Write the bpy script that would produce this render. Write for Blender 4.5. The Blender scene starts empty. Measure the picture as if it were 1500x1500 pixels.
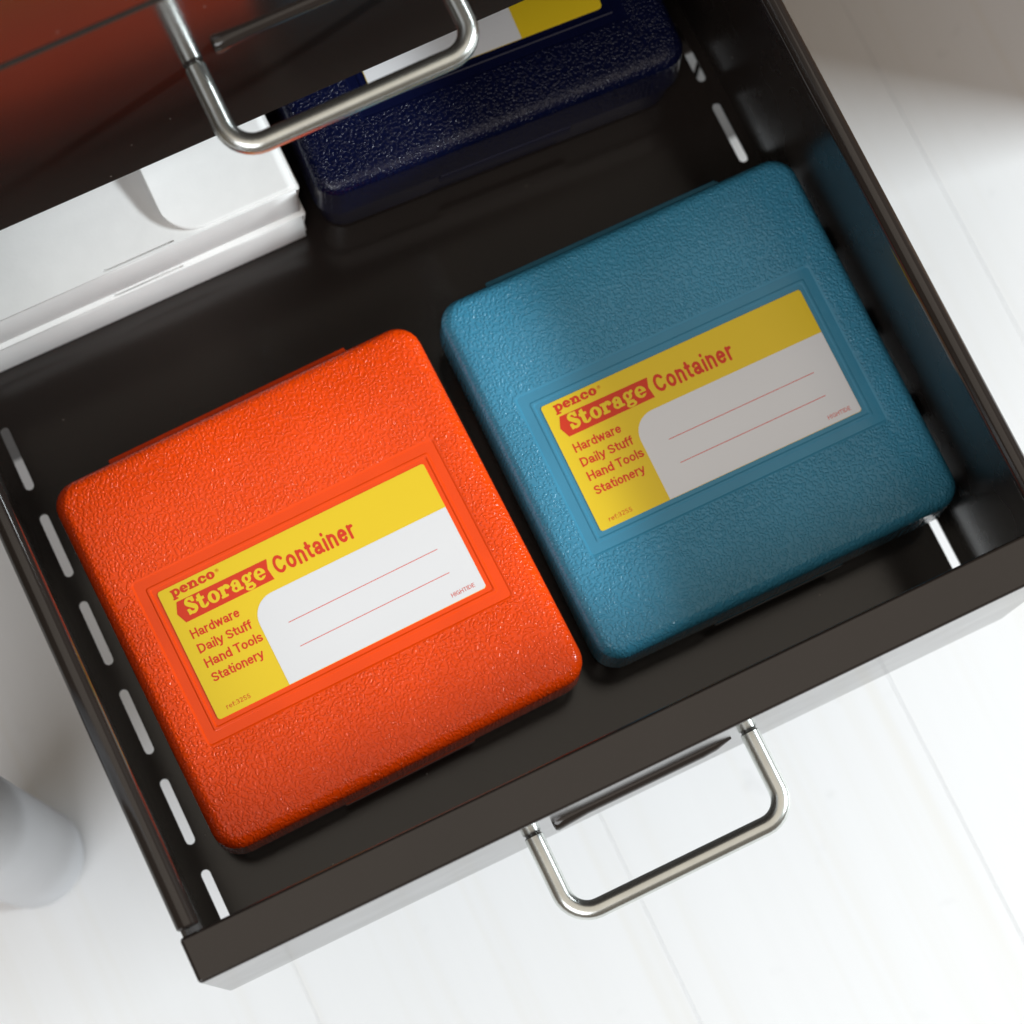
import bpy, bmesh, math, random
from mathutils import Vector, Matrix
random.seed(7)
S = bpy.context.scene
COL = S.collection

# ---------------------------------------------------------------- camera
cam_d = bpy.data.cameras.new('camera')
cam = bpy.data.objects.new('camera', cam_d)
COL.objects.link(cam)
cam.location = (0.08576, -0.24321, 0.88442)
cam.rotation_euler = (0.20658, -0.0312, -0.44898)
cam_d.sensor_width = 36
cam_d.lens = 3703.46 / 1500 * 36
cam_d.clip_start = 0.01
cam_d.clip_end = 50
cam_d.dof.use_dof = True
cam_d.dof.focus_distance = 0.825
cam_d.dof.aperture_fstop = 10
S.camera = cam

# ---------------------------------------------------------------- light
w = bpy.data.worlds.new('World')
S.world = w
w.use_nodes = True
wn = w.node_tree.nodes
bg = wn['Background']
bg.inputs['Color'].default_value = (1.0, 0.82, 0.63, 1)
bg.inputs['Strength'].default_value = 0.15

# daylight from one wide window to the front right, about 28 degrees above the horizon
TGT = Vector((0.18, -0.06, 0.03))
AZ, EL, LDIST = math.radians(19), math.radians(28), 2.6
ldir = Vector((math.cos(AZ) * math.cos(EL), -math.sin(AZ) * math.cos(EL), math.sin(EL)))
win_d = bpy.data.lights.new('window_light', 'AREA')
win_d.shape = 'RECTANGLE'
win_d.size, win_d.size_y = 1.00, 0.20
win_d.energy = 82
win_d.color = (0.89, 0.965, 1.0)
win = bpy.data.objects.new('window_light', win_d)
COL.objects.link(win)
win.location = TGT + ldir * LDIST
win.rotation_euler = ldir.to_track_quat('Z', 'Y').to_euler()

# weaker, very soft fill lamp added at the front left to lift the shadows
d2 = Vector((-0.50, -0.56, 0.78)).normalized()
soft_d = bpy.data.lights.new('soft_fill', 'AREA')
soft_d.shape = 'RECTANGLE'
soft_d.size, soft_d.size_y = 1.8, 1.2
soft_d.energy = 30
soft_d.color = (0.95, 0.97, 1.0)
soft = bpy.data.objects.new('soft_fill', soft_d)
COL.objects.link(soft)
soft.location = TGT + d2 * 2.8
soft.rotation_euler = d2.to_track_quat('Z', 'Y').to_euler()

# pale ceiling overhead throwing daylight back down
ceil_d = bpy.data.lights.new('ceiling_bounce', 'AREA')
ceil_d.shape = 'RECTANGLE'
ceil_d.size, ceil_d.size_y = 2.6, 2.6
ceil_d.energy = 13
ceil_d.color = (1.0, 0.915, 0.80)
ceil = bpy.data.objects.new('ceiling_bounce', ceil_d)
COL.objects.link(ceil)
ceil.location = (0.2, -0.4, 2.1)

vs = S.view_settings
vs.view_transform = 'Standard'
vs.look = 'None'
vs.exposure = 0
vs.gamma = 1

# ---------------------------------------------------------------- materials
def newmat(name):
    m = bpy.data.materials.new(name)
    m.use_nodes = True
    nt = m.node_tree
    return m, nt, nt.nodes['Principled BSDF']

def N(nt, kind, **kw):
    n = nt.nodes.new(kind)
    for k, v in kw.items():
        if k in n.inputs.keys():
            n.inputs[k].default_value = v
        else:
            setattr(n, k, v)
    return n

def coords(nt):
    return nt.nodes.new('ShaderNodeTexCoord').outputs['Object']

def ramp(nt, fac, stops, ease=False):
    r = nt.nodes.new('ShaderNodeValToRGB')
    el = r.color_ramp.elements
    el[0].position, el[0].color = stops[0][0], stops[0][1]
    el[1].position, el[1].color = stops[1][0], stops[1][1]
    if ease: r.color_ramp.interpolation = 'EASE'
    for p, c in stops[2:]:
        e = el.new(p); e.color = c
    nt.links.new(fac, r.inputs[0])
    return r.outputs['Color']

def g(v):
    return (v, v, v, 1)

def mat_plastic(name, col, pebble, rough=0.17, dist=0.00017, sheen=0.42):
    m, nt, b = newmat(name)
    co = coords(nt)
    nz = N(nt, 'ShaderNodeTexNoise', Scale=28.0, Detail=3.0)
    nt.links.new(co, nz.inputs['Vector'])
    lo = tuple(c * 0.93 for c in col) + (1,)
    hi = tuple(min(1, c * 1.05) for c in col) + (1,)
    nt.links.new(ramp(nt, nz.outputs['Fac'], [(0.35, lo), (0.65, hi)]), b.inputs['Base Color'])
    b.inputs['Roughness'].default_value = rough
    b.inputs['Specular IOR Level'].default_value = sheen
    bp = nt.nodes.new('ShaderNodeBump')
    bp.inputs['Strength'].default_value = 1.0
    if pebble:
        # crowded short worm-like bumps of a moulded leather grain
        wz = N(nt, 'ShaderNodeTexNoise', Scale=400.0, Detail=1.0)
        nt.links.new(co, wz.inputs['Vector'])
        sub = N(nt, 'ShaderNodeVectorMath', operation='SUBTRACT')
        nt.links.new(wz.outputs['Color'], sub.inputs[0]); sub.inputs[1].default_value = (0.5, 0.5, 0.5)
        sc = N(nt, 'ShaderNodeVectorMath', operation='SCALE')
        nt.links.new(sub.outputs[0], sc.inputs[0]); sc.inputs['Scale'].default_value = 0.0021
        ad = N(nt, 'ShaderNodeVectorMath', operation='ADD')
        nt.links.new(co, ad.inputs[0]); nt.links.new(sc.outputs[0], ad.inputs[1])
        vo = N(nt, 'ShaderNodeTexVoronoi', voronoi_dimensions='2D', feature='F1', Scale=820.0)
        nt.links.new(ad.outputs[0], vo.inputs['Vector'])
        hgt = ramp(nt, vo.outputs['Distance'], [(0.0, g(1)), (0.47, g(0)), (0.2, g(0.93)), (0.30, g(0.79)), (0.38, g(0.56)), (0.44, g(0.24))])
        nt.links.new(hgt, bp.inputs['Height'])
        bp.inputs['Distance'].default_value = dist
    else:
        fz = N(nt, 'ShaderNodeTexNoise', Scale=900.0, Detail=2.0)
        nt.links.new(co, fz.inputs['Vector'])
        nt.links.new(fz.outputs['Fac'], bp.inputs['Height'])
        bp.inputs['Distance'].default_value = 0.00004
    nt.links.new(bp.outputs['Normal'], b.inputs['Normal'])
    return m

def mat_paint(name, col, rough):
    """glossy baked enamel with a faint orange-peel and a few dust specks"""
    m, nt, b = newmat(name)
    co = coords(nt)
    nz = N(nt, 'ShaderNodeTexNoise', Scale=14.0, Detail=4.0)
    nt.links.new(co, nz.inputs['Vector'])
    base = ramp(nt, nz.outputs['Fac'], [(0.3, tuple(c * 0.88 for c in col) + (1,)), (0.7, tuple(c * 1.1 for c in col) + (1,))])
    vo = N(nt, 'ShaderNodeTexVoronoi', feature='F1', Scale=95.0)
    nt.links.new(co, vo.inputs['Vector'])
    sp = N(nt, 'ShaderNodeMath', operation='LESS_THAN'); sp.inputs[1].default_value = 0.030
    nt.links.new(vo.outputs['Distance'], sp.inputs[0])
    wn_ = N(nt, 'ShaderNodeTexWhiteNoise')
    nt.links.new(vo.outputs['Position'], wn_.inputs['Vector'])
    pick = N(nt, 'ShaderNodeMath', operation='GREATER_THAN'); pick.inputs[1].default_value = 0.62
    nt.links.new(wn_.outputs['Value'], pick.inputs[0])
    mu = N(nt, 'ShaderNodeMath', operation='MULTIPLY')
    nt.links.new(sp.outputs[0], mu.inputs[0]); nt.links.new(pick.outputs[0], mu.inputs[1])
    mul2 = N(nt, 'ShaderNodeMath', operation='MULTIPLY'); mul2.inputs[1].default_value = 0.55
    nt.links.new(mu.outputs[0], mul2.inputs[0])
    mx = nt.nodes.new('ShaderNodeMix'); mx.data_type = 'RGBA'
    nt.links.new(mul2.outputs[0], mx.inputs[0])
    nt.links.new(base, mx.inputs[6]); mx.inputs[7].default_value = (0.45, 0.4, 0.36, 1)
    nt.links.new(mx.outputs[2], b.inputs['Base Color'])
    rz = N(nt, 'ShaderNodeTexNoise', Scale=30.0, Detail=3.0)
    nt.links.new(co, rz.inputs['Vector'])
    nt.links.new(ramp(nt, rz.outputs['Fac'], [(0.3, g(rough * 0.9)), (0.7, g(rough * 1.12))]), b.inputs['Roughness'])
    bp = nt.nodes.new('ShaderNodeBump')
    pz = N(nt, 'ShaderNodeTexNoise', Scale=420.0, Detail=1.0)
    nt.links.new(co, pz.inputs['Vector']); nt.links.new(pz.outputs['Fac'], bp.inputs['Height'])
    b.inputs['Specular IOR Level'].default_value = 0.6
    bp.inputs['Strength'].default_value = 0.6; bp.inputs['Distance'].default_value = 0.000012
    nt.links.new(bp.outputs['Normal'], b.inputs['Normal'])
    return m

def mat_simple(name, col, rough, var=0.04, scale=60.0, bump=0.0, bscale=700.0, metallic=0.0, spec=0.5):
    m, nt, b = newmat(name)
    co = coords(nt)
    nz = N(nt, 'ShaderNodeTexNoise', Scale=scale, Detail=4.0)
    nt.links.new(co, nz.inputs['Vector'])
    nt.links.new(ramp(nt, nz.outputs['Fac'], [(0.3, tuple(c * (1 - var) for c in col) + (1,)), (0.7, tuple(min(1, c * (1 + var)) for c in col) + (1,))]), b.inputs['Base Color'])
    b.inputs['Roughness'].default_value = rough
    b.inputs['Metallic'].default_value = metallic
    b.inputs['Specular IOR Level'].default_value = spec
    if bump:
        bz = N(nt, 'ShaderNodeTexNoise', Scale=bscale, Detail=3.0)
        nt.links.new(co, bz.inputs['Vector'])
        bp = nt.nodes.new('ShaderNodeBump'); bp.inputs['Strength'].default_value = 0.6; bp.inputs['Distance'].default_value = bump
        nt.links.new(bz.outputs['Fac'], bp.inputs['Height']); nt.links.new(bp.outputs['Normal'], b.inputs['Normal'])
    return m

ORANGE = (0.96, 0.070, 0.0016)
BLUE = (0.050, 0.255, 0.40)
NAVY = (0.0036, 0.0052, 0.027)
M = {}
for nm, c in (('orange', ORANGE), ('blue', BLUE), ('navy', NAVY)):
    M[nm + '_pebble'] = mat_plastic(nm + '_pebble_plastic', c, True)
    M[nm + '_smooth'] = mat_plastic(nm + '_smooth_plastic', c, False)
M['enamel'] = mat_paint('dark_brown_enamel', (0.0195, 0.0148, 0.0128), 0.15)
M['enamel_inner'] = mat_paint('dark_brown_enamel_inside', (0.0195, 0.0148, 0.0128), 0.27)
M['steel'] = mat_simple('nickel_plated_steel', (0.71, 0.735, 0.71), 0.27, 0.08, 90.0, 0.00002, 500.0, 1.0)
M['card'] = mat_simple('white_paperboard', (0.89, 0.885, 0.875), 0.75, 0.02, 120.0, 0.00006, 900.0, 0.0, 0.3)
M['yellow'] = mat_simple('yellow_print', (0.86, 0.60, 0.018), 0.33, 0.01, 20.0)
M['white_print'] = mat_simple('white_print', (0.79, 0.79, 0.805), 0.33, 0.01, 20.0)
M['red'] = mat_simple('red_print', (0.72, 0.040, 0.010), 0.4, 0.02, 60.0)
def mat_boards():
    m, nt, b = newmat('white_painted_boards')
    co = coords(nt)
    mp = N(nt, 'ShaderNodeMapping'); mp.inputs['Scale'].default_value = (95.0, 1.6, 1.0)
    nt.links.new(co, mp.inputs['Vector'])
    n1 = N(nt, 'ShaderNodeTexNoise', Scale=1.0, Detail=5.0, Roughness=0.6)
    nt.links.new(mp.outputs['Vector'], n1.inputs['Vector'])
    c1 = ramp(nt, n1.outputs['Fac'], [(0.30, (0.825, 0.822, 0.81, 1)), (0.48, (0.845, 0.853, 0.865, 1)), (0.75, (0.855, 0.865, 0.88, 1))])
    n2 = N(nt, 'ShaderNodeTexNoise', Scale=55.0, Detail=3.0)
    nt.links.new(co, n2.inputs['Vector'])
    c2 = ramp(nt, n2.outputs['Fac'], [(0.22, g(0.93)), (0.34, g(1.0))])
    mx = nt.nodes.new('ShaderNodeMix'); mx.data_type = 'RGBA'; mx.blend_type = 'MULTIPLY'; mx.inputs[0].default_value = 1.0
    nt.links.new(c1, mx.inputs[6]); nt.links.new(c2, mx.inputs[7])
    nt.links.new(mx.outputs[2], b.inputs['Base Color'])
    b.inputs['Roughness'].default_value = 0.45
    bp = nt.nodes.new('ShaderNodeBump'); bp.inputs['Strength'].default_value = 0.5; bp.inputs['Distance'].default_value = 0.0003
    nt.links.new(n1.outputs['Fac'], bp.inputs['Height']); nt.links.new(bp.outputs['Normal'], b.inputs['Normal'])
    return m
M['floor'] = mat_boards()
M['leg'] = mat_simple('white_leg_paint', (0.66, 0.68, 0.715), 0.4, 0.02, 30.0)
M['rubber'] = mat_simple('brown_foot_pad', (0.16, 0.10, 0.06), 0.8, 0.1, 80.0)

# ---------------------------------------------------------------- helpers
def obj(name, me, mats=None, parent=None, smooth=False):
    o = bpy.data.objects.new(name, me)
    COL.objects.link(o)
    for m in (mats or []):
        me.materials.append(m)
    if smooth:
        for p in me.polygons: p.use_smooth = True
    if parent: o.parent = parent
    return o

def from_bm(name, bm, mats, parent=None, smooth=False):
    me = bpy.data.meshes.new(name)
    bmesh.ops.recalc_face_normals(bm, faces=bm.faces)
    bm.to_mesh(me); bm.free()
    return obj(name, me, mats, parent, smooth)

def thing(name, label, cat, loc=(0, 0, 0), rz=0, group=None):
    o = bpy.data.objects.new(name, None)
    COL.objects.link(o)
    o.empty_display_size = 0.02
    o.location = loc; o.rotation_euler = (0, 0, rz)
    o['label'] = label; o['category'] = cat
    if group: o['group'] = group
    return o

def add_box(bm, a, b, bev=0.0, seg=2):
    t = bmesh.new()
    bmesh.ops.create_cube(t, size=1)
    for v in t.verts:
        v.co = Vector([a[i] + (v.co[i] + 0.5) * (b[i] - a[i]) for i in range(3)])
    if bev: bmesh.ops.bevel(t, geom=list(t.edges), offset=bev, segments=seg, affect='EDGES', profile=0.5)
    me = bpy.data.meshes.new('tmp'); t.to_mesh(me); t.free()
    bm.from_mesh(me); bpy.data.meshes.remove(me)
    return bm

def box(name, a, b, mat, parent=None, bev=0.0, seg=2, smooth=False):
    o = from_bm(name, add_box(bmesh.new(), a, b, bev, seg), [mat], parent)
    if smooth:
        auto_smooth(o)
        wm = o.modifiers.new('flat_faces', 'WEIGHTED_NORMAL'); wm.weight = 100; wm.keep_sharp = True
    return o

def auto_smooth(o, ang=40):
    me = o.data
    for p in me.polygons: p.use_smooth = True
    me.set_sharp_from_angle(angle=math.radians(ang))

def add_tube(bm, pts, r, n=20, caps=True):
    rings = []
    up = None
    for i, p in enumerate(pts):
        p = Vector(p)
        if i == 0: t = Vector(pts[1]) - p
        elif i == len(pts) - 1: t = p - Vector(pts[i - 1])
        else: t = (Vector(pts[i + 1]) - p).normalized() + (p - Vector(pts[i - 1])).normalized()
        t.normalize()
        if up is None:
            up = t.orthogonal().normalized()
        up = (up - t * up.dot(t)).normalized()
        s = t.cross(up)
        rr = r[i] if isinstance(r, (list, tuple)) else r
        rings.append([bm.verts.new(p + (up * math.cos(2 * math.pi * k / n) + s * math.sin(2 * math.pi * k / n)) * rr) for k in range(n)])
    for a, b in zip(rings, rings[1:]):
        for k in range(n):
            bm.faces.new((a[k], a[(k + 1) % n], b[(k + 1) % n], b[k]))
    if caps:
        bm.faces.new(rings[0]); bm.faces.new(rings[-1])
    return bm

def rrect(hx, hy, r, n=6, cx=0, cy=0):
    out = []
    for qx, qy, a0 in ((1, 1, 0), (-1, 1, 90), (-1, -1, 180), (1, -1, 270)):
        for k in range(n + 1):
            a = math.radians(a0 + 90 * k / n)
            out.append((cx + qx * (hx - r) + r * math.cos(a), cy + qy * (hy - r) + r * math.sin(a)))
    return out

def fill_holes(name, outer, holes, z0, z1, mat, parent=None):
    """flat sheet with real holes, from a filled 2D curve"""
    cu = bpy.data.curves.new(name, 'CURVE')
    cu.dimensions = '2D'; cu.fill_mode = 'BOTH'
    cu.extrude = (z1 - z0) / 2
    for loop in [outer] + holes:
        sp = cu.splines.new('POLY')
        sp.points.add(len(loop) - 1)
        for p, (x, y) in zip(sp.points, loop): p.co = (x, y, 0, 1)
        sp.use_cyclic_u = True
    t = bpy.data.objects.new('tmp', cu)
    COL.objects.link(t)
    dg = bpy.context.evaluated_depsgraph_get()
    me = bpy.data.meshes.new_from_object(t.evaluated_get(dg))
    bpy.data.objects.remove(t); bpy.data.curves.remove(cu)
    for v in me.vertices: v.co.z += (z0 + z1) / 2
    me.materials.clear()
    me.name = name
    return obj(name, me, [mat], parent)

def copy_tree(o, parent=None):
    c = o.copy(); COL.objects.link(c); c.parent = parent
    for ch in list(o.children): copy_tree(ch, c)
    return c

# ---------------------------------------------------------------- setting: painted plank floor
ZF = -0.1454
fl = box('floor', (-1.3, -1.5, ZF - 0.030), (1.6, 1.2, ZF - 0.0016), M['floor'])
fl['kind'] = 'structure'
joints = [0.4375, 0.3187, 0.186, 0.0487]
xs = list(joints)
while xs[0] < 1.5: xs.insert(0, xs[0] + 0.125)
while xs[-1] > -1.2: xs.append(xs[-1] - 0.128)
for a, b in zip(xs, xs[1:]):
    box('plank', (b + 0.00005, -1.5, ZF - 0.0015), (a - 0.00005, 1.2, ZF + random.uniform(-0.00015, 0)), M['floor'], fl, 0.00028, 1)

# ---------------------------------------------------------------- drawers
XL, XR = 0.0300, 0.3350
YF, TF = -0.1976, 0.0150
ZT, ZB = 0.1073, -0.0070
YC = 0.0443
PITCH_Z = 0.1174
WL0, WL1 = 0.0310, 0.0323     # left wall
WR0, WR1 = 0.3320, 0.3333     # right wall
YB = 0.205                    # drawer back

def make_drawer(label):
    d = thing('drawer', label, 'drawer')
    box('front_panel', (XL, YF, ZB), (XR, YF + TF, ZT), M['enamel'], d, 0.0013, 3, True)
    # perforated floor
    def slot(cx, y):
        wd, L = 0.00165, 0.0249
        c = []
        for k in range(9):
            a = math.pi * k / 8
            c.append((cx + wd * math.cos(a), y - wd + wd * math.sin(a)))
        for k in range(9):
            a = math.pi + math.pi * k / 8
            c.append((cx + wd * math.cos(a), y - L + wd + wd * math.sin(a)))
        return c
    holes = []
    for k in range(-5, 5):
        y = -0.0174 - k * 0.03477
        if y < YB - 0.01:
            holes.append(slot(0.0398, y)); holes.append(slot(0.3264, y + 0.0016))
    x0, x1, y0, y1 = WL1 - 0.0003, WR0 + 0.0003, YF + TF - 0.0005, YB
    fill_holes('floor_panel', [(x0, y0), (x1, y0), (x1, y1), (x0, y1)], holes, -0.0011, 0.0, M['enamel'], d)
    for x0, x1, rx in ((WL0, WL1, 0.0338), (WR0, WR1, 0.3313)):
        wl = box('side_wall', (x0, YF + TF + 0.0002, -0.0012), (x1, YB, 0.1015), M['enamel_inner'], d)
        bm = bmesh.new()
        rr = 0.0037 if rx < 0.1 else 0.0034
        add_tube(bm, [(rx, YF + TF + 0.0022, 0.1030), (rx, YF + TF + 0.0028, 0.1030), (rx, YB, 0.1030)], [rr - 0.0006, rr, rr], 24)
        rl = from_bm('rolled_rim', bm, [M['enamel']], wl)
        auto_smooth(rl)
    box('back_wall', (WL0, YB + 0.0003, -0.0012), (WR1, YB + 0.0015, 0.100), M['enamel'], d)
    # bail handle
    x1, x2, z, rb, pr = 0.1440, 0.2232, 0.0550, 0.0092, 0.0306
    pts = [(x1, YF + 0.0004, z), (x1, YF - 0.0003, z), (x1, YF - 0.0009, z), (x1, YF - (pr - rb), z)]
    for k in range(1, 9):
        a = math.pi / 2 * k / 8
        pts.append((x1 + rb - rb * math.cos(a), YF - (pr - rb) - rb * math.sin(a), z))
    for k in range(0, 9):
        a = math.pi / 2 * k / 8
        pts.append((x2 - rb + rb * math.sin(a), YF - (pr - rb) - rb * math.cos(a), z))
    pts += [(x2, YF - 0.0009, z), (x2, YF - 0.0003, z), (x2, YF + 0.0004, z)]
    rad = [0.0025, 0.0027, 0.0033] + [0.0033] * (len(pts) - 6) + [0.0033, 0.0027, 0.0025]
    h = from_bm('handle', add_tube(bmesh.new(), pts, rad, 28), [M['steel']], d)
    auto_smooth(h)
    # pressed card-holder lip: a half-pipe pressed out of the front, open at its ends
    bm = bmesh.new()
    n = 12
    zc = 0.0632
    prof = [(math.cos(math.pi * k / n), math.sin(math.pi * k / n)) for k in range(n + 1)]
    xa, xb = 0.1508, 0.2155
    stations = [(xa, 0.9, 0.0026), (xa + 0.0010, 1.1, 0.0031), (xa + 0.0050, 1.1, 0.0028), (xa + 0.012, 1.0, 0.0023), (xb - 0.011, 1.0, 0.0023), (xb - 0.006, 0.9, 0.0020), (xb, 0.35, 0.0006)]
    outer, inner = [], []
    for x, s, p in stations:
        outer.append([bm.verts.new((x, YF - p * b_ , zc + 0.0030 * s * a_)) for a_, b_ in prof])
        inner.append([bm.verts.new((x, YF - max(p - 0.0008, 0.0) * b_ , zc + (0.0030 * s - 0.0006) * a_)) for a_, b_ in prof])
    for rings in (outer, inner):
        for a, b in zip(rings, rings[1:]):
            for k in range(n): bm.faces.new((a[k], a[k + 1], b[k + 1], b[k]))
    for e in (0, -1):
        for k in range(n): bm.faces.new((outer[e][k], outer[e][k + 1], inner[e][k + 1], inner[e][k]))
    r = from_bm('card_holder_lip', bm, [M['enamel']], d)
    auto_smooth(r)
    return d

open_drawer = make_drawer('open dark brown steel drawer holding the orange and blue storage containers')
upper = copy_tree(open_drawer)
# the closed drawer leans back a trace
tilt = math.radians(-0.3)
piv = Vector((0, YF, ZB))
upper.matrix_world = Matrix.Translation((0, YC - YF, PITCH_Z)) @ Matrix.Translation(piv) @ Matrix.Rotation(tilt, 4, 'X') @ Matrix.Translation(-piv)
upper['label'] = 'closed dark brown drawer directly above the white paper boxes'
top = copy_tree(open_drawer)
top.location = (0, YC - YF, 2 * PITCH_Z)
top['label'] = 'topmost dark brown drawer, closed, above the other closed drawer'
lower = copy_tree(open_drawer)
lower.location = (0, YC - YF, -PITCH_Z)
lower['label'] = 'closed dark brown drawer beneath the open one, glimpsed through its floor slots'
for o in (open_drawer, upper, top, lower): o['group'] = 'drawers of the steel cabinet'

# cabinet shell around the drawers
cab = thing('steel_cabinet', 'dark brown steel cabinet shell that the drawers slide into', 'cabinet', (0, 0, ZF))
cy0, cy1 = YC + 0.0155, 0.475
zt = 0.246 + PITCH_Z - ZF
box('side_panel', (-0.0050, YC + 0.0006, 0), (0.0280, cy1, zt), M['enamel'], cab, 0.001, 2, True)
box('side_panel', (0.3370, YC + 0.0006, 0), (0.3690, cy1, zt), M['enamel'], cab, 0.001, 2, True)
box('top_panel', (0.0282, YC + 0.0010, zt - 0.0015), (0.3368, cy1, zt), M['enamel'], cab)
box('back_panel', (0.0282, cy1 - 0.0015, 0.004), (0.3368, cy1 - 0.0001, zt - 0.002), M['enamel'], cab)
box('plinth', (0.0282, YC + 0.0008, 0.0), (0.3368, YC + 0.02, 0.0200), M['enamel'], cab, 0.0008, 2)

# ---------------------------------------------------------------- lettering
def text_obj(body, x0, x1, base, cap, off, parent, z, mat=None, fit='A'):
    """built-in sans, fitted to a width and cap height (metres, label space, y up)"""
    cu = bpy.data.curves.new('lettering', 'FONT')
    cu.body = body; cu.size = 1; cu.offset = off; cu.resolution_u = 3
    cu.fill_mode = 'FRONT'
    t = bpy.data.objects.new('tmp', cu); COL.objects.link(t)
    dg = bpy.context.evaluated_depsgraph_get()
    me = bpy.data.meshes.new_from_object(t.evaluated_get(dg))
    bpy.data.objects.remove(t); bpy.data.curves.remove(cu)
    xs_ = [v.co.x for v in me.vertices]
    mn, mxx = min(xs_), max(xs_)
    sx = (x1 - x0) / (mxx - mn)
    sy = cap / 0.729
    for v in me.vertices:
        v.co = Vector((x0 + (v.co.x - mn) * sx, base + v.co.y * sy, z))
    me.materials.clear()
    return obj('lettering', me, [mat or M['red']], parent)

def ell(x, y, cx, cy, rx, ry):
    k = math.hypot((x - cx) / rx, (y - cy) / ry)
    return (k - 1) * min(rx, ry)
def bxs(x, y, x0, y0, x1, y1):
    return max(x0 - x, x - x1, y0 - y, y - y1)
def seg(x, y, ax, ay, bx, by, r):
    dx, dy = bx - ax, by - ay
    t = max(0, min(1, ((x - ax) * dx + (y - ay) * dy) / (dx * dx + dy * dy)))
    return math.hypot(x - ax - t * dx, y - ay - t * dy) - r
def ring(x, y, cx, cy, rx, ry, ix, iy):
    return max(ell(x, y, cx, cy, rx, ry), -ell(x, y, cx, cy, ix, iy))

# heavy slab-serif letters as distance fields, x-height 1; each returns (width, y0, y1, field)
def G_S():
    def f(x, y):
        up = max(ring(x, y, .50, 1.03, .46, .40, .17, .17), min(-(y - .97), 99) if x > .5 else -99)
        lo = max(ring(x, y, .52, .40, .50, .44, .19, .19), (y - .47) if x < .5 else -99)
        mid = seg(x, y, .30, .90, .74, .53, .20)
        s1 = bxs(x, y, .76, .93, .95, 1.40)
        s2 = bxs(x, y, .05, -.02, .25, .50)
        return min(up, lo, mid, s1, s2)
    return 1.04, -.08, 1.48, f
def G_t():
    def f(x, y):
        return min(bxs(x, y, .14, .22, .50, 1.36 - (0.5 - x) * .3), bxs(x, y, .0, .76, .74, 1.0),
                   max(ring(x, y, .52, .26, .38, .28, .08, .10), y - .26), bxs(x, y, .76, .12, .90, .36))
    return .92, -.06, 1.42, f
def G_o():
    return 1.06, -.06, 1.06, lambda x, y: ring(x, y, .53, .5, .53, .53, .17, .33)
def G_r():
    def f(x, y):
        return min(bxs(x, y, .12, 0, .48, 1.0), bxs(x, y, 0, 0, .66, .2), bxs(x, y, 0, .8, .4, 1.0),
                   max(ring(x, y, .70, .66, .36, .38, .1, .16), .66 - y), ell(x, y, .82, .76, .19, .19))
    return 1.04, -.05, 1.1, f
def G_a():
    def f(x, y):
        return min(bxs(x, y, .50, .04, .86, .72), max(ring(x, y, .48, .66, .38, .38, .10, .18), .64 - y), ell(x, y, .22, .72, .18, .17),
                   ring(x, y, .38, .30, .38, .33, .13, .14), bxs(x, y, .6, 0, 1.02, .2))
    return 1.06, -.06, 1.08, f
def G_g():
    def f(x, y):
        return min(ring(x, y, .42, .66, .42, .38, .13, .20), ring(x, y, .48, -.14, .48, .27, .22, .10),
                   seg(x, y, .22, .30, .24, .02, .12), seg(x, y, .3, .12, .72, .08, .13), ell(x, y, .88, .92, .16, .15), seg(x, y, .7, .84, .86, .96, .08))
    return 1.06, -.45, 1.12, f
def G_e():
    def f(x, y):
        r = ring(x, y, .52, .5, .52, .53, .17, .34)
        cut = bxs(x, y, .60, .24, 1.1, .42)
        return min(max(r, -cut), bxs(x, y, .3, .42, .98, .58) if ell(x, y, .52, .5, .52, .53) < 0 else 1)
    return 1.06, -.06, 1.06, f
def G_p():
    def f(x, y):
        return min(bxs(x, y, .14, -.42, .46, 1.0), bxs(x, y, 0, -.42, .64, -.24), bxs(x, y, 0, .8, .4, 1.0), ring(x, y, .66, .5, .50, .53, .19, .32))
    return 1.18, -.46, 1.08, f
def G_n():
    def f(x, y):
        arch = max(ring(x, y, .70, .56, .44, .48, .14, .24), .5 - y)
        return min(bxs(x, y, .14, 0, .46, 1.0), bxs(x, y, 0, 0, .60, .2), bxs(x, y, 0, .8, .4, 1.0), arch, bxs(x, y, .83, 0, 1.14, .56), bxs(x, y, .70, 0, 1.28, .2))
    return 1.32, -.05, 1.1, f
def G_c():
    def f(x, y):
        r = ring(x, y, .55, .5, .55, .53, .20, .33)
        return min(max(r, -bxs(x, y, .58, .32, 1.2, .60)), ell(x, y, .86, .70, .17, .16))
    return 1.08, -.06, 1.06, f
GL = dict(S=G_S, t=G_t, o=G_o, r=G_r, a=G_a, g=G_g, e=G_e, p=G_p, n=G_n, c=G_c)

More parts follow.
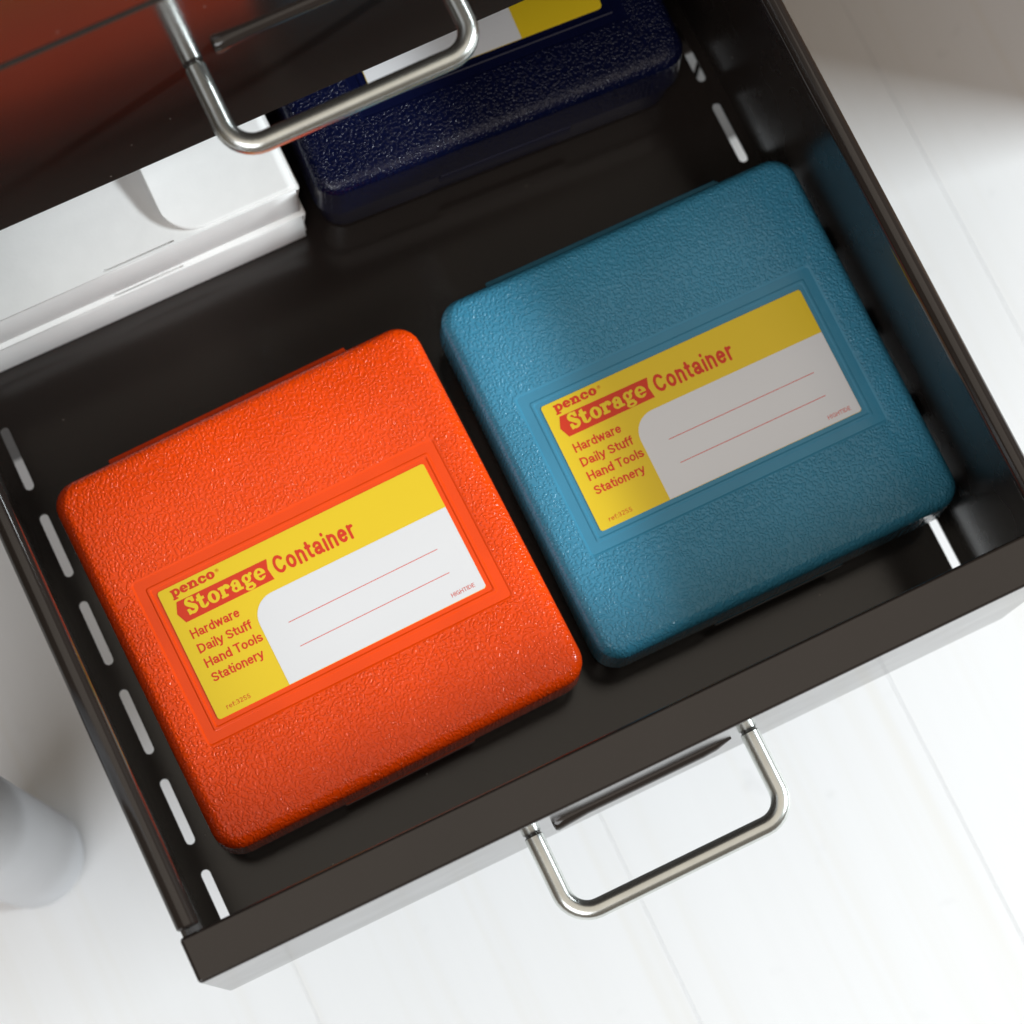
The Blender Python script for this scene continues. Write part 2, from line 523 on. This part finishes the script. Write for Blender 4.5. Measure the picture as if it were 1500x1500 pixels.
# plain grotesque letters as strokes (cap height 1, x-height .72): (advance, [polylines])
def arc(cx, cy, rx, ry, a0, a1, n=14):
    return [(cx + rx * math.cos(math.radians(a0 + (a1 - a0) * k / n)), cy + ry * math.sin(math.radians(a0 + (a1 - a0) * k / n))) for k in range(n + 1)]
def sS(k=1.0, h=1.0):
    pts = arc(.32, .735, .24, .20, 15, 265) + arc(.33, .268, .26, .20, 85, -165)
    return [(x * k, y * h) for x, y in pts]
SANS = {
 'H': (.72, [[(.07, 0), (.07, 1)], [(.65, 0), (.65, 1)], [(.07, .53), (.65, .53)]]),
 'D': (.74, [[(.07, 0), (.07, 1)], [(.07, .935), (.32, .935)] + arc(.33, .5, .34, .435, 90, -90) + [(.07, .065)]]),
 'T': (.62, [[(.31, 0), (.31, .93)], [(0, .935), (.62, .935)]]),
 'S': (.66, [sS()]),
 'C': (.72, [arc(.38, .5, .32, .44, 38, 322, 22)]),
 'G': (.76, [arc(.38, .5, .32, .44, 42, 330, 22), [(.42, .48), (.69, .48), (.69, .02)]]),
 'I': (.14, [[(.07, 0), (.07, 1)]]),
 'E': (.60, [[(.07, 0), (.07, 1)], [(.07, .935), (.58, .935)], [(.07, .52), (.54, .52)], [(.07, .065), (.60, .065)]]),
 'a': (.58, [arc(.255, .205, .19, .15, 0, 360, 18), [(.47, .5), (.47, .1), (.56, .05)], arc(.27, .49, .2, .18, 165, 0)]),
 'r': (.36, [[(.07, 0), (.07, .72)], arc(.29, .40, .22, .27, 180, 80)]),
 'd': (.58, [arc(.285, .36, .22, .31, 0, 360, 20), [(.51, 0), (.51, 1)]]),
 'w': (.82, [[(.04, .72), (.22, .03), (.41, .70), (.60, .03), (.78, .72)]]),
 'e': (.58, [arc(.29, .36, .23, .31, 5, 318, 20), [(.06, .385), (.52, .385)]]),
 'i': (.14, [[(.07, 0), (.07, .64)], [(.07, .94), (.07, .98)]]),
 'l': (.14, [[(.07, 0), (.07, 1)]]),
 'y': (.56, [[(.04, .72), (.28, .06)], [(.52, .72), (.27, .0), (.20, -.17), (.06, -.20)]]),
 't': (.32, [[(.14, .92), (.14, .2), (.19, .08), (.31, .06)], [(0, .67), (.31, .67)]]),
 'u': (.54, [[(.07, .72), (.07, .28)] + arc(.27, .27, .2, .22, 180, 360), [(.47, 0), (.47, .72)]]),
 'f': (.31, [[(.13, 0), (.13, .8)] + arc(.29, .8, .16, .15, 180, 90), [(0, .67), (.30, .67)]]),
 'n': (.54, [[(.07, 0), (.07, .72)], arc(.27, .43, .2, .24, 180, 0) + [(.47, 0)]]),
 'o': (.58, [arc(.29, .36, .23, .31, 0, 360, 20)]),
 's': (.51, [sS(.78, .72)]),
 '3': (.56, [arc(.27, .735, .20, .20, 160, -90) , arc(.27, .275, .22, .22, 90, -160)]),
 '2': (.56, [arc(.28, .72, .21, .22, 165, -35) + [(.06, .065), (.52, .065)]]),
 '5': (.56, [[(.47, .935), (.14, .935), (.09, .52)] + arc(.27, .32, .22, .26, 120, -155)]),
 ':': (.14, [[(.07, .0), (.07, .1)], [(.07, .56), (.07, .66)]]),
 ' ': (.16, []),
}
def seg_field(polys, t):
    segs = [(a, b) for p in polys for a, b in zip(p, p[1:])]
    def f(x, y):
        return min(seg(x, y, a[0], a[1], b[0], b[1], t) for a, b in segs)
    return f

def field_mesh(items, sx, sy, x0, base, z, step, fat=0.0):
    """items: (offset, width, y0, y1, field) in letter units -> one flat mesh by marching squares"""
    vid, verts, faces = {}, [], []
    def V(p):
        k = (round(p[0], 7), round(p[1], 7))
        if k not in vid:
            vid[k] = len(verts); verts.append((p[0], p[1], z))
        return vid[k]
    for ox, wd, ya, yb, f in items:
        nx, ny = int((wd + .12) / step) + 1, int((yb - ya) / step) + 1
        F = [[f(-.06 + i * step, ya + j * step) - fat for i in range(nx + 1)] for j in range(ny + 1)]
        for j in range(ny):
            for i in range(nx):
                q = [(i, j), (i + 1, j), (i + 1, j + 1), (i, j + 1)]
                v = [F[b][a] for a, b in q]
                if min(v) > 0: continue
                poly = []
                for k in range(4):
                    (a0, b0), (a1, b1) = q[k], q[(k + 1) % 4]
                    f0, f1 = v[k], v[(k + 1) % 4]
                    if f0 <= 0: poly.append((a0, b0))
                    if (f0 <= 0) != (f1 <= 0):
                        u = f0 / (f0 - f1)
                        poly.append((a0 + u * (a1 - a0), b0 + u * (b1 - b0)))
                ids = []
                for a, b in poly:
                    n = V((x0 + (ox - .06 + a * step) * sx, base + (ya + b * step) * sy))
                    if n not in ids: ids.append(n)
                if len(ids) >= 3: faces.append(ids)
    me = bpy.data.meshes.new('lettering')
    me.from_pydata(verts, [], faces)
    me.update()
    return me

def sans_mesh(text, x0, x1, base, cap, z, t=0.062, gap=0.13, step=0.045):
    total = sum(SANS[c][0] for c in text) + gap * (len(text) - 1)
    items, ox = [], 0
    for c in text:
        adv, polys = SANS[c]
        if polys: items.append((ox, adv, -.30 if c == 'y' else -.08, 1.09, seg_field(polys, t)))
        ox += adv + gap
    return field_mesh(items, (x1 - x0) / total, cap, x0, base, z, step)

def slab_mesh(word, x0, x1, base, xh, z, gap=0.06, step=0.04, fat=0.0):
    total = sum(GL[c]()[0] for c in word) + gap * (len(word) - 1)
    items, ox = [], 0
    for c in word:
        wd, ya, yb, f = GL[c]()
        items.append((ox, wd, ya, yb, f))
        ox += wd + gap
    return field_mesh(items, (x1 - x0) / total, xh, x0, base, z, step, fat)

def flat_poly(name, pts, z, mat, parent):
    me = bpy.data.meshes.new(name)
    me.from_pydata([(x, y, z) for x, y in pts], [], [list(range(len(pts)))])
    return obj(name, me, [mat], parent)

LABEL0 = MAKER_MESH = None
LW, LH = 0.100, 0.0480
def make_label(parent, z, full=True):
    """printed sticker; millimetre layout with the origin at the top left corner of the label"""
    def P(u, v): return ((u - 50) / 1000, (24 - v) / 1000)
    bm = bmesh.new()
    lo = rrect(LW / 2, LH / 2, 0.0010, 4)
    a = [bm.verts.new((x, y, z - 0.0002)) for x, y in lo]
    b = [bm.verts.new((x, y, z)) for x, y in lo]
    bm.faces.new(b)
    for k in range(len(lo)): bm.faces.new((a[k], a[(k + 1) % len(lo)], b[(k + 1) % len(lo)], b[k]))
    lb = from_bm('label', bm, [M['yellow']], parent)
    e = 0.00005
    # white writing field with one rounded corner
    pts = [P(26.2, 47.9), P(26.2, 25.2)]
    for k in range(9):
        t = math.pi / 2 * k / 8
        pts.append(P(26.2 + 8.2 - 8.2 * math.cos(t), 25.2 - 8.2 * math.sin(t)))
    pts += [P(99.95, 17.0), P(99.95, 47.2), P(99.2, 47.9)]
    flat_poly('writing_field', pts[::-1] if False else pts, z + e, M['white_print'], lb)
    for v in (28.85, 37.85):
        flat_poly('rule_line', [P(35.1, v + .12), P(91.0, v + .12), P(91.0, v - .12), P(35.1, v - .12)], z + 2 * e, M['red'], lb)
    flat_poly('banner', [P(*q) for q in ((4.55, 5.75), (37.9, 5.95), (36.8, 9.4), (37.4, 13.4), (4.6, 13.5), (3.0, 9.7))][::-1], z + e, M['red'], lb)
    def X(u): return (u - 50) / 1000
    def Y(v): return (24 - v) / 1000
    obj('lettering', slab_mesh('Storage', X(6.5), X(35.7), Y(11.7), 0.0040, z + 2 * e), [M['yellow']], lb)
    obj('lettering', slab_mesh('penco', X(4.1), X(20.0), Y(3.85), 0.0024, z + e, 0.10, 0.04, 0.03), [M['red']], lb)
    text_obj('\u00ae', X(20.7), X(21.9), Y(2.6), 0.0012, 0.0, lb, z + e)
    obj('lettering', sans_mesh('Container', X(39.2), X(68.6), Y(12.4), 0.0059, z + e, 0.10, 0.20), [M['red']], lb)
    for body, u1, v in (('Hardware', 21.7, 19.5), ('Daily Stuff', 23.6, 25.0), ('Hand Tools', 25.0, 30.4), ('Stationery', 22.9, 35.8)):
        obj('lettering', sans_mesh(body, X(4.25), X(u1), Y(v), 0.0030, z + e, 0.088), [M['red']], lb)
    obj('lettering', sans_mesh('ref:3255', X(4.2), X(12.9), Y(46.0), 0.0016, z + e, 0.055, 0.16), [M['red']], lb)
    global MAKER_MESH
    MAKER_MESH = sans_mesh('HIGHTIDE', X(88.1), X(96.7), Y(46.0), 0.0014, z + 2 * e, 0.06, 0.16)
    obj('lettering', MAKER_MESH, [M['red']], lb)
    return lb

# ---------------------------------------------------------------- storage containers
def loops_mesh(loops, mats):
    """stack of rounded rectangles (same vertex count) bridged into one skin; loop = (pts, z, material index of the band below)"""
    bm = bmesh.new()
    prev = None
    for pts, z, mi in loops:
        ring_ = [bm.verts.new((x, y, z)) for x, y in pts]
        if prev:
            n = len(ring_)
            for k in range(n):
                f = bm.faces.new((prev[k], prev[(k + 1) % n], ring_[(k + 1) % n], ring_[k]))
                f.material_index = mi
        else:
            first = ring_
        prev = ring_
    f = bm.faces.new(prev); f.material_index = loops[-1][2]
    bm.faces.new(first)
    return bm

def make_container(label, loc, rz, mats, hx, hy, H, lc=(0, 0), lrot=0, lscale=1.0, name='storage_container'):
    t = thing(name, label, 'storage box', loc, rz, 'penco storage containers' if False else 'storage containers in the drawer')
    pb, sm = mats
    split = H * 0.50
    RC = 0.0092
    # base tray, drafted inwards towards the bottom
    lp = [(rrect(hx - 0.0048, hy - 0.0048, RC - 0.003), 0.0002, 0), (rrect(hx - 0.0028, hy - 0.0028, RC - 0.001), 0.0016, 0),
          (rrect(hx - 0.0012, hy - 0.0012, RC), split * 0.7, 0), (rrect(hx - 0.0008, hy - 0.0008, RC), split - 0.0006, 0)]
    b = from_bm('base', loops_mesh(lp, None), [sm], t); auto_smooth(b)
    # lid: rounded shoulder, pebbled top, smooth sunken frame with a fine raised bead round the label
    F = 0.0046
    lp = [(rrect(hx - 0.0004, hy - 0.0004, RC), split, 0), (rrect(hx, hy, RC), split + 0.0005, 0), (rrect(hx - 0.0004, hy - 0.0004, RC), H - F, 0)]
    for k in range(1, 9):
        a = math.pi / 2 * k / 8
        i = 0.0004 + F * (1 - math.cos(a))
        lp.append((rrect(hx - i, hy - i, max(RC - i * 0.75, 0.002)), H - F + F * math.sin(a), 0))
    i = 0.0004 + F
    lp.append((rrect(hx - i - 0.0012, hy - i - 0.0012, max(RC - i, 0.002)), H + 0.00012, 0))
    lx, ly = (LW / 2 * lscale, LH / 2 * lscale)
    if lrot: lx, ly = ly, lx
    cx, cy = lc
    for ox, z, mi in ((0.0070, H + 0.0002, 0), (0.0066, H + 0.0001, 1), (0.0062, H - 0.00012, 1), (0.0030, H - 0.00014, 1), (0.0026, H + 0.00004, 1), (0.0020, H + 0.00004, 1), (0.0015, H - 0.00020, 1), (0.0010, H - 0.00020, 1)):
        lp.append((rrect(lx + ox, ly + ox, 0.0012 if ox > .004 else 0.0008, 6, cx, cy), z, mi))
    l = from_bm('lid', loops_mesh(lp, None), [pb, sm], t); auto_smooth(l, 15)
    # hinge along the back edge: two leaves with a pin groove between them
    hl = hx * 0.66
    for z0, z1, dy in ((split + 0.0046, split + 0.0066, 0.0034), (split + 0.0008, split + 0.0034, 0.0050)):
        hb = box('hinge_leaf', (-hl, hy - 0.003, z0), (hl, hy + dy, z1), sm, t, 0.0005, 2, True)
    bm = bmesh.new(); add_tube(bm, [(-hl + 0.001, hy + 0.0022, split + 0.0039), (hl - 0.001, hy + 0.0022, split + 0.0039)], 0.0010, 12)
    hp = from_bm('hinge_pin', bm, [sm], t); auto_smooth(hp)
    # snap latch on the front edge
    box('latch', (-hx * 0.36, -hy - 0.0001, split - 0.0070), (hx * 0.36, -hy + 0.002, split - 0.0008), sm, t, 0.0006, 2, True)
    global LABEL0
    if LABEL0 is None:
        lb = LABEL0 = make_label(t, 0.0)
    else:
        lb = copy_tree(LABEL0, t)
    lb.location = (cx, cy, H - 0.00020 + 0.00023)
    lb.rotation_euler = (0, 0, lrot)
    lb.scale = (lscale, lscale, 1)
    return t

CH = 0.0441
make_container('glossy orange plastic storage container with pebbled lid and yellow label', (0.1164, -0.0893, 0), 0.0223, (M['orange_pebble'], M['orange_smooth']), 0.0690, 0.0694, CH, (-0.0001, -0.0034))
make_container('blue plastic storage container with pebbled lid lying against the drawer wall', (0.2607, -0.0884, 0), -0.0032, (M['blue_pebble'], M['blue_smooth']), 0.0690, 0.0694, CH, (-0.0003, -0.0028))
# the navy one is a larger model, turned a quarter so that the right end of its label faces the front
NX, NY, NH = 0.0710, 0.124, 0.046
nrot = -0.052
fc = Vector((0.2440, 0.0280))
nv = make_container('dark navy storage container half hidden under the closed drawer', (fc.x + math.sin(-nrot) * NY, fc.y + math.cos(nrot) * NY, 0), nrot, (M['navy_pebble'], M['navy_smooth']), NX, NY, NH, (0.0046, -0.0035), -math.pi / 2, 1.83)

for lb in [c for c in nv.children if c.name.startswith('label')]:      # its label carries no maker's name in that corner
    for c in list(lb.children):
        if c.data == MAKER_MESH: bpy.data.objects.remove(c)

# ---------------------------------------------------------------- white paperboard boxes
def paper_box(label, z0, flap, dy):
    X0, X1, Y0, Y1, H = 0.0355, 0.1690, 0.0390 + dy, 0.152 + dy, 0.0207
    t = thing('paper_box', label, 'box', (0, 0, z0), 0, 'white paper boxes stacked in the drawer')
    C = M['card']
    th = 0.0006
    box('bottom_panel', (X0, Y0 + 0.0008, 0.0001), (X1 - 0.0016, Y1, th), C, t)
    box('back_panel', (X0, Y1 - th, th), (X1 - 0.0016, Y1, H - th), C, t)
    # front panel leaning back a little, with the crease rolled at its top edge
    bm = bmesh.new()
    prof = [(Y0 + 0.0002, 0.0001), (Y0 - 0.0003, 0.0010), (Y0 + 0.0004, H * 0.5), (Y0 + 0.0010, H - 0.0016), (Y0 + 0.0014, H - 0.0008)]
    for n_, (yy, zz) in enumerate(prof): pass
    rows = []
    NXS = 14
    for yy, zz in prof:
        rows.append([bm.verts.new((X0 + (X1 - 0.0012 - X0) * i / NXS, yy + 0.0005 * math.sin(i * 0.9 + z0 * 200) * (zz / H), zz)) for i in range(NXS + 1)])
    for a, b in zip(rows, rows[1:]):
        for i in range(NXS): bm.faces.new((a[i], a[i + 1], b[i + 1], b[i]))
    o = from_bm('front_panel', bm, [C], t)
    sd = o.modifiers.new('thickness', 'SOLIDIFY'); sd.thickness = th; sd.offset = -1
    auto_smooth(o, 60)
    # top panel with the tab slit cut just behind the front crease
    sx0, sx1, sy = 0.0957, 0.1216, Y0 + 0.0010
    slit = [(sx0, sy + .0011), (sx0 - .0007, sy + .0005), (sx0, sy), (sx1, sy), (sx1 + .0004, sy + .0003), (sx1, sy + .0006), (sx0 + .0012, sy + .0006)]
    tp = fill_holes('top_panel', [(X0, Y0 + 0.0002), (X1, Y0 + 0.0002), (X1, Y1), (X0, Y1)], [slit], H - th, H, C, t)
    box('tab', (sx0 - 0.001, sy - 0.0003, H - 0.0017), (sx1 + 0.001, sy + 0.004, H - 0.0010), C, t)
    # tucked end: outer end panel standing proud with the folded dust flap behind it
    bm = bmesh.new()
    rows = []
    for zz, xo in ((0.0003, -0.0004), (H * 0.45, -0.0009), (H - 0.0010, 0.0002)):
        rows.append([bm.verts.new((X1 + xo, yy, zz)) for yy in (Y0 + 0.0012, Y1)])
    for a, b in zip(rows, rows[1:]): bm.faces.new((a[0], a[1], b[1], b[0]))
    o = from_bm('end_panel', bm, [C], t)
    sd = o.modifiers.new('thickness', 'SOLIDIFY'); sd.thickness = th; sd.offset = 0
    box('dust_flap', (X1 - 0.0042, Y0 + 0.0016, 0.0008), (X1 - 0.0036, Y1 - 0.004, H - 0.0009), C, t)
    if flap:
        # loose flap with a rounded corner, springing up along its left edge
        bm = bmesh.new()
        fx0, fx1, fy0, fy1, r = 0.1212, 0.1680, Y0 + 0.0012, 0.150, 0.0125
        cols = 22
        top, rows = [], []
        NYS = 26
        for i in range(cols + 1):
            x = fx0 + (fx1 - fx0) * (i / cols) ** 1.35
            dx = x - fx0
            ys = fy0 + (r - math.sqrt(max(0, r * r - (r - dx) ** 2)) if dx < r else 0)
            col_ = []
            for j in range(NYS + 1):
                y = ys + (fy1 - ys) * (j / NYS) ** 1.4
                s = (1 - (x - fx0) / (fx1 - fx0))
                q = min(1, max(0, (y - fy0) / 0.026))
                zz = H + 0.0004 + 0.0046 * (s ** 1.6) * (q ** 0.8)
                col_.append(bm.verts.new((x, y, zz)))
            rows.append(col_)
        for a, b in zip(rows, rows[1:]):
            for j in range(NYS): bm.faces.new((a[j], b[j], b[j + 1], a[j + 1]))
        o = from_bm('loose_flap', bm, [C], t, True)
        sd = o.modifiers.new('thickness', 'SOLIDIFY'); sd.thickness = 0.0005; sd.offset = 0
    return t

paper_box('white paperboard box under another one, resting on the drawer floor', 0.0002, False, -0.0016)
paper_box('white paperboard box on top of its stack with a loose rounded flap', 0.0212, True, 0.0012)

# ---------------------------------------------------------------- table leg on the floor
lg = thing('table_leg', 'round white table leg standing on the white floor beside the drawer', 'table leg', (-0.0270, -0.1085, ZF))
bm = bmesh.new()
R = 0.0205
add_tube(bm, [(0, 0, 0.0026), (0, 0, 0.0032), (0, 0, 0.0046), (0, 0, 0.0070), (0, 0, 0.50)], [R - 0.0035, R - 0.0012, R - 0.0003, R, R], 48)
o = from_bm('shaft', bm, [M['leg']], lg); auto_smooth(o, 35)
bm = bmesh.new(); add_tube(bm, [(0, 0, 0.0), (0, 0, 0.0027)], R - 0.004, 40)
from_bm('foot_pad', bm, [M['rubber']], lg)

# ---------------------------------------------------------------- wooden chest added out of view on the right to shade the floor
ch = thing('unseen_occluder', 'brown wooden chest added out of view to cast the shadow beside the cabinet', 'occluder', (0.537, -0.028, ZF))
M['wood'] = mat_simple('brown_wood', (0.34, 0.19, 0.095), 0.5, 0.25, 25.0, 0.0001, 200.0)
box('body', (0, 0, 0.012), (0.42, 0.55, 0.300), M['wood'], ch, 0.002, 2)
box('lid', (-0.006, -0.006, 0.301), (0.426, 0.556, 0.322), M['wood'], ch, 0.003, 2)
for fx in (0.01, 0.37):
    for fy in (0.01, 0.50):
        box('foot', (fx, fy, 0), (fx + 0.04, fy + 0.04, 0.0115), M['wood'], ch)
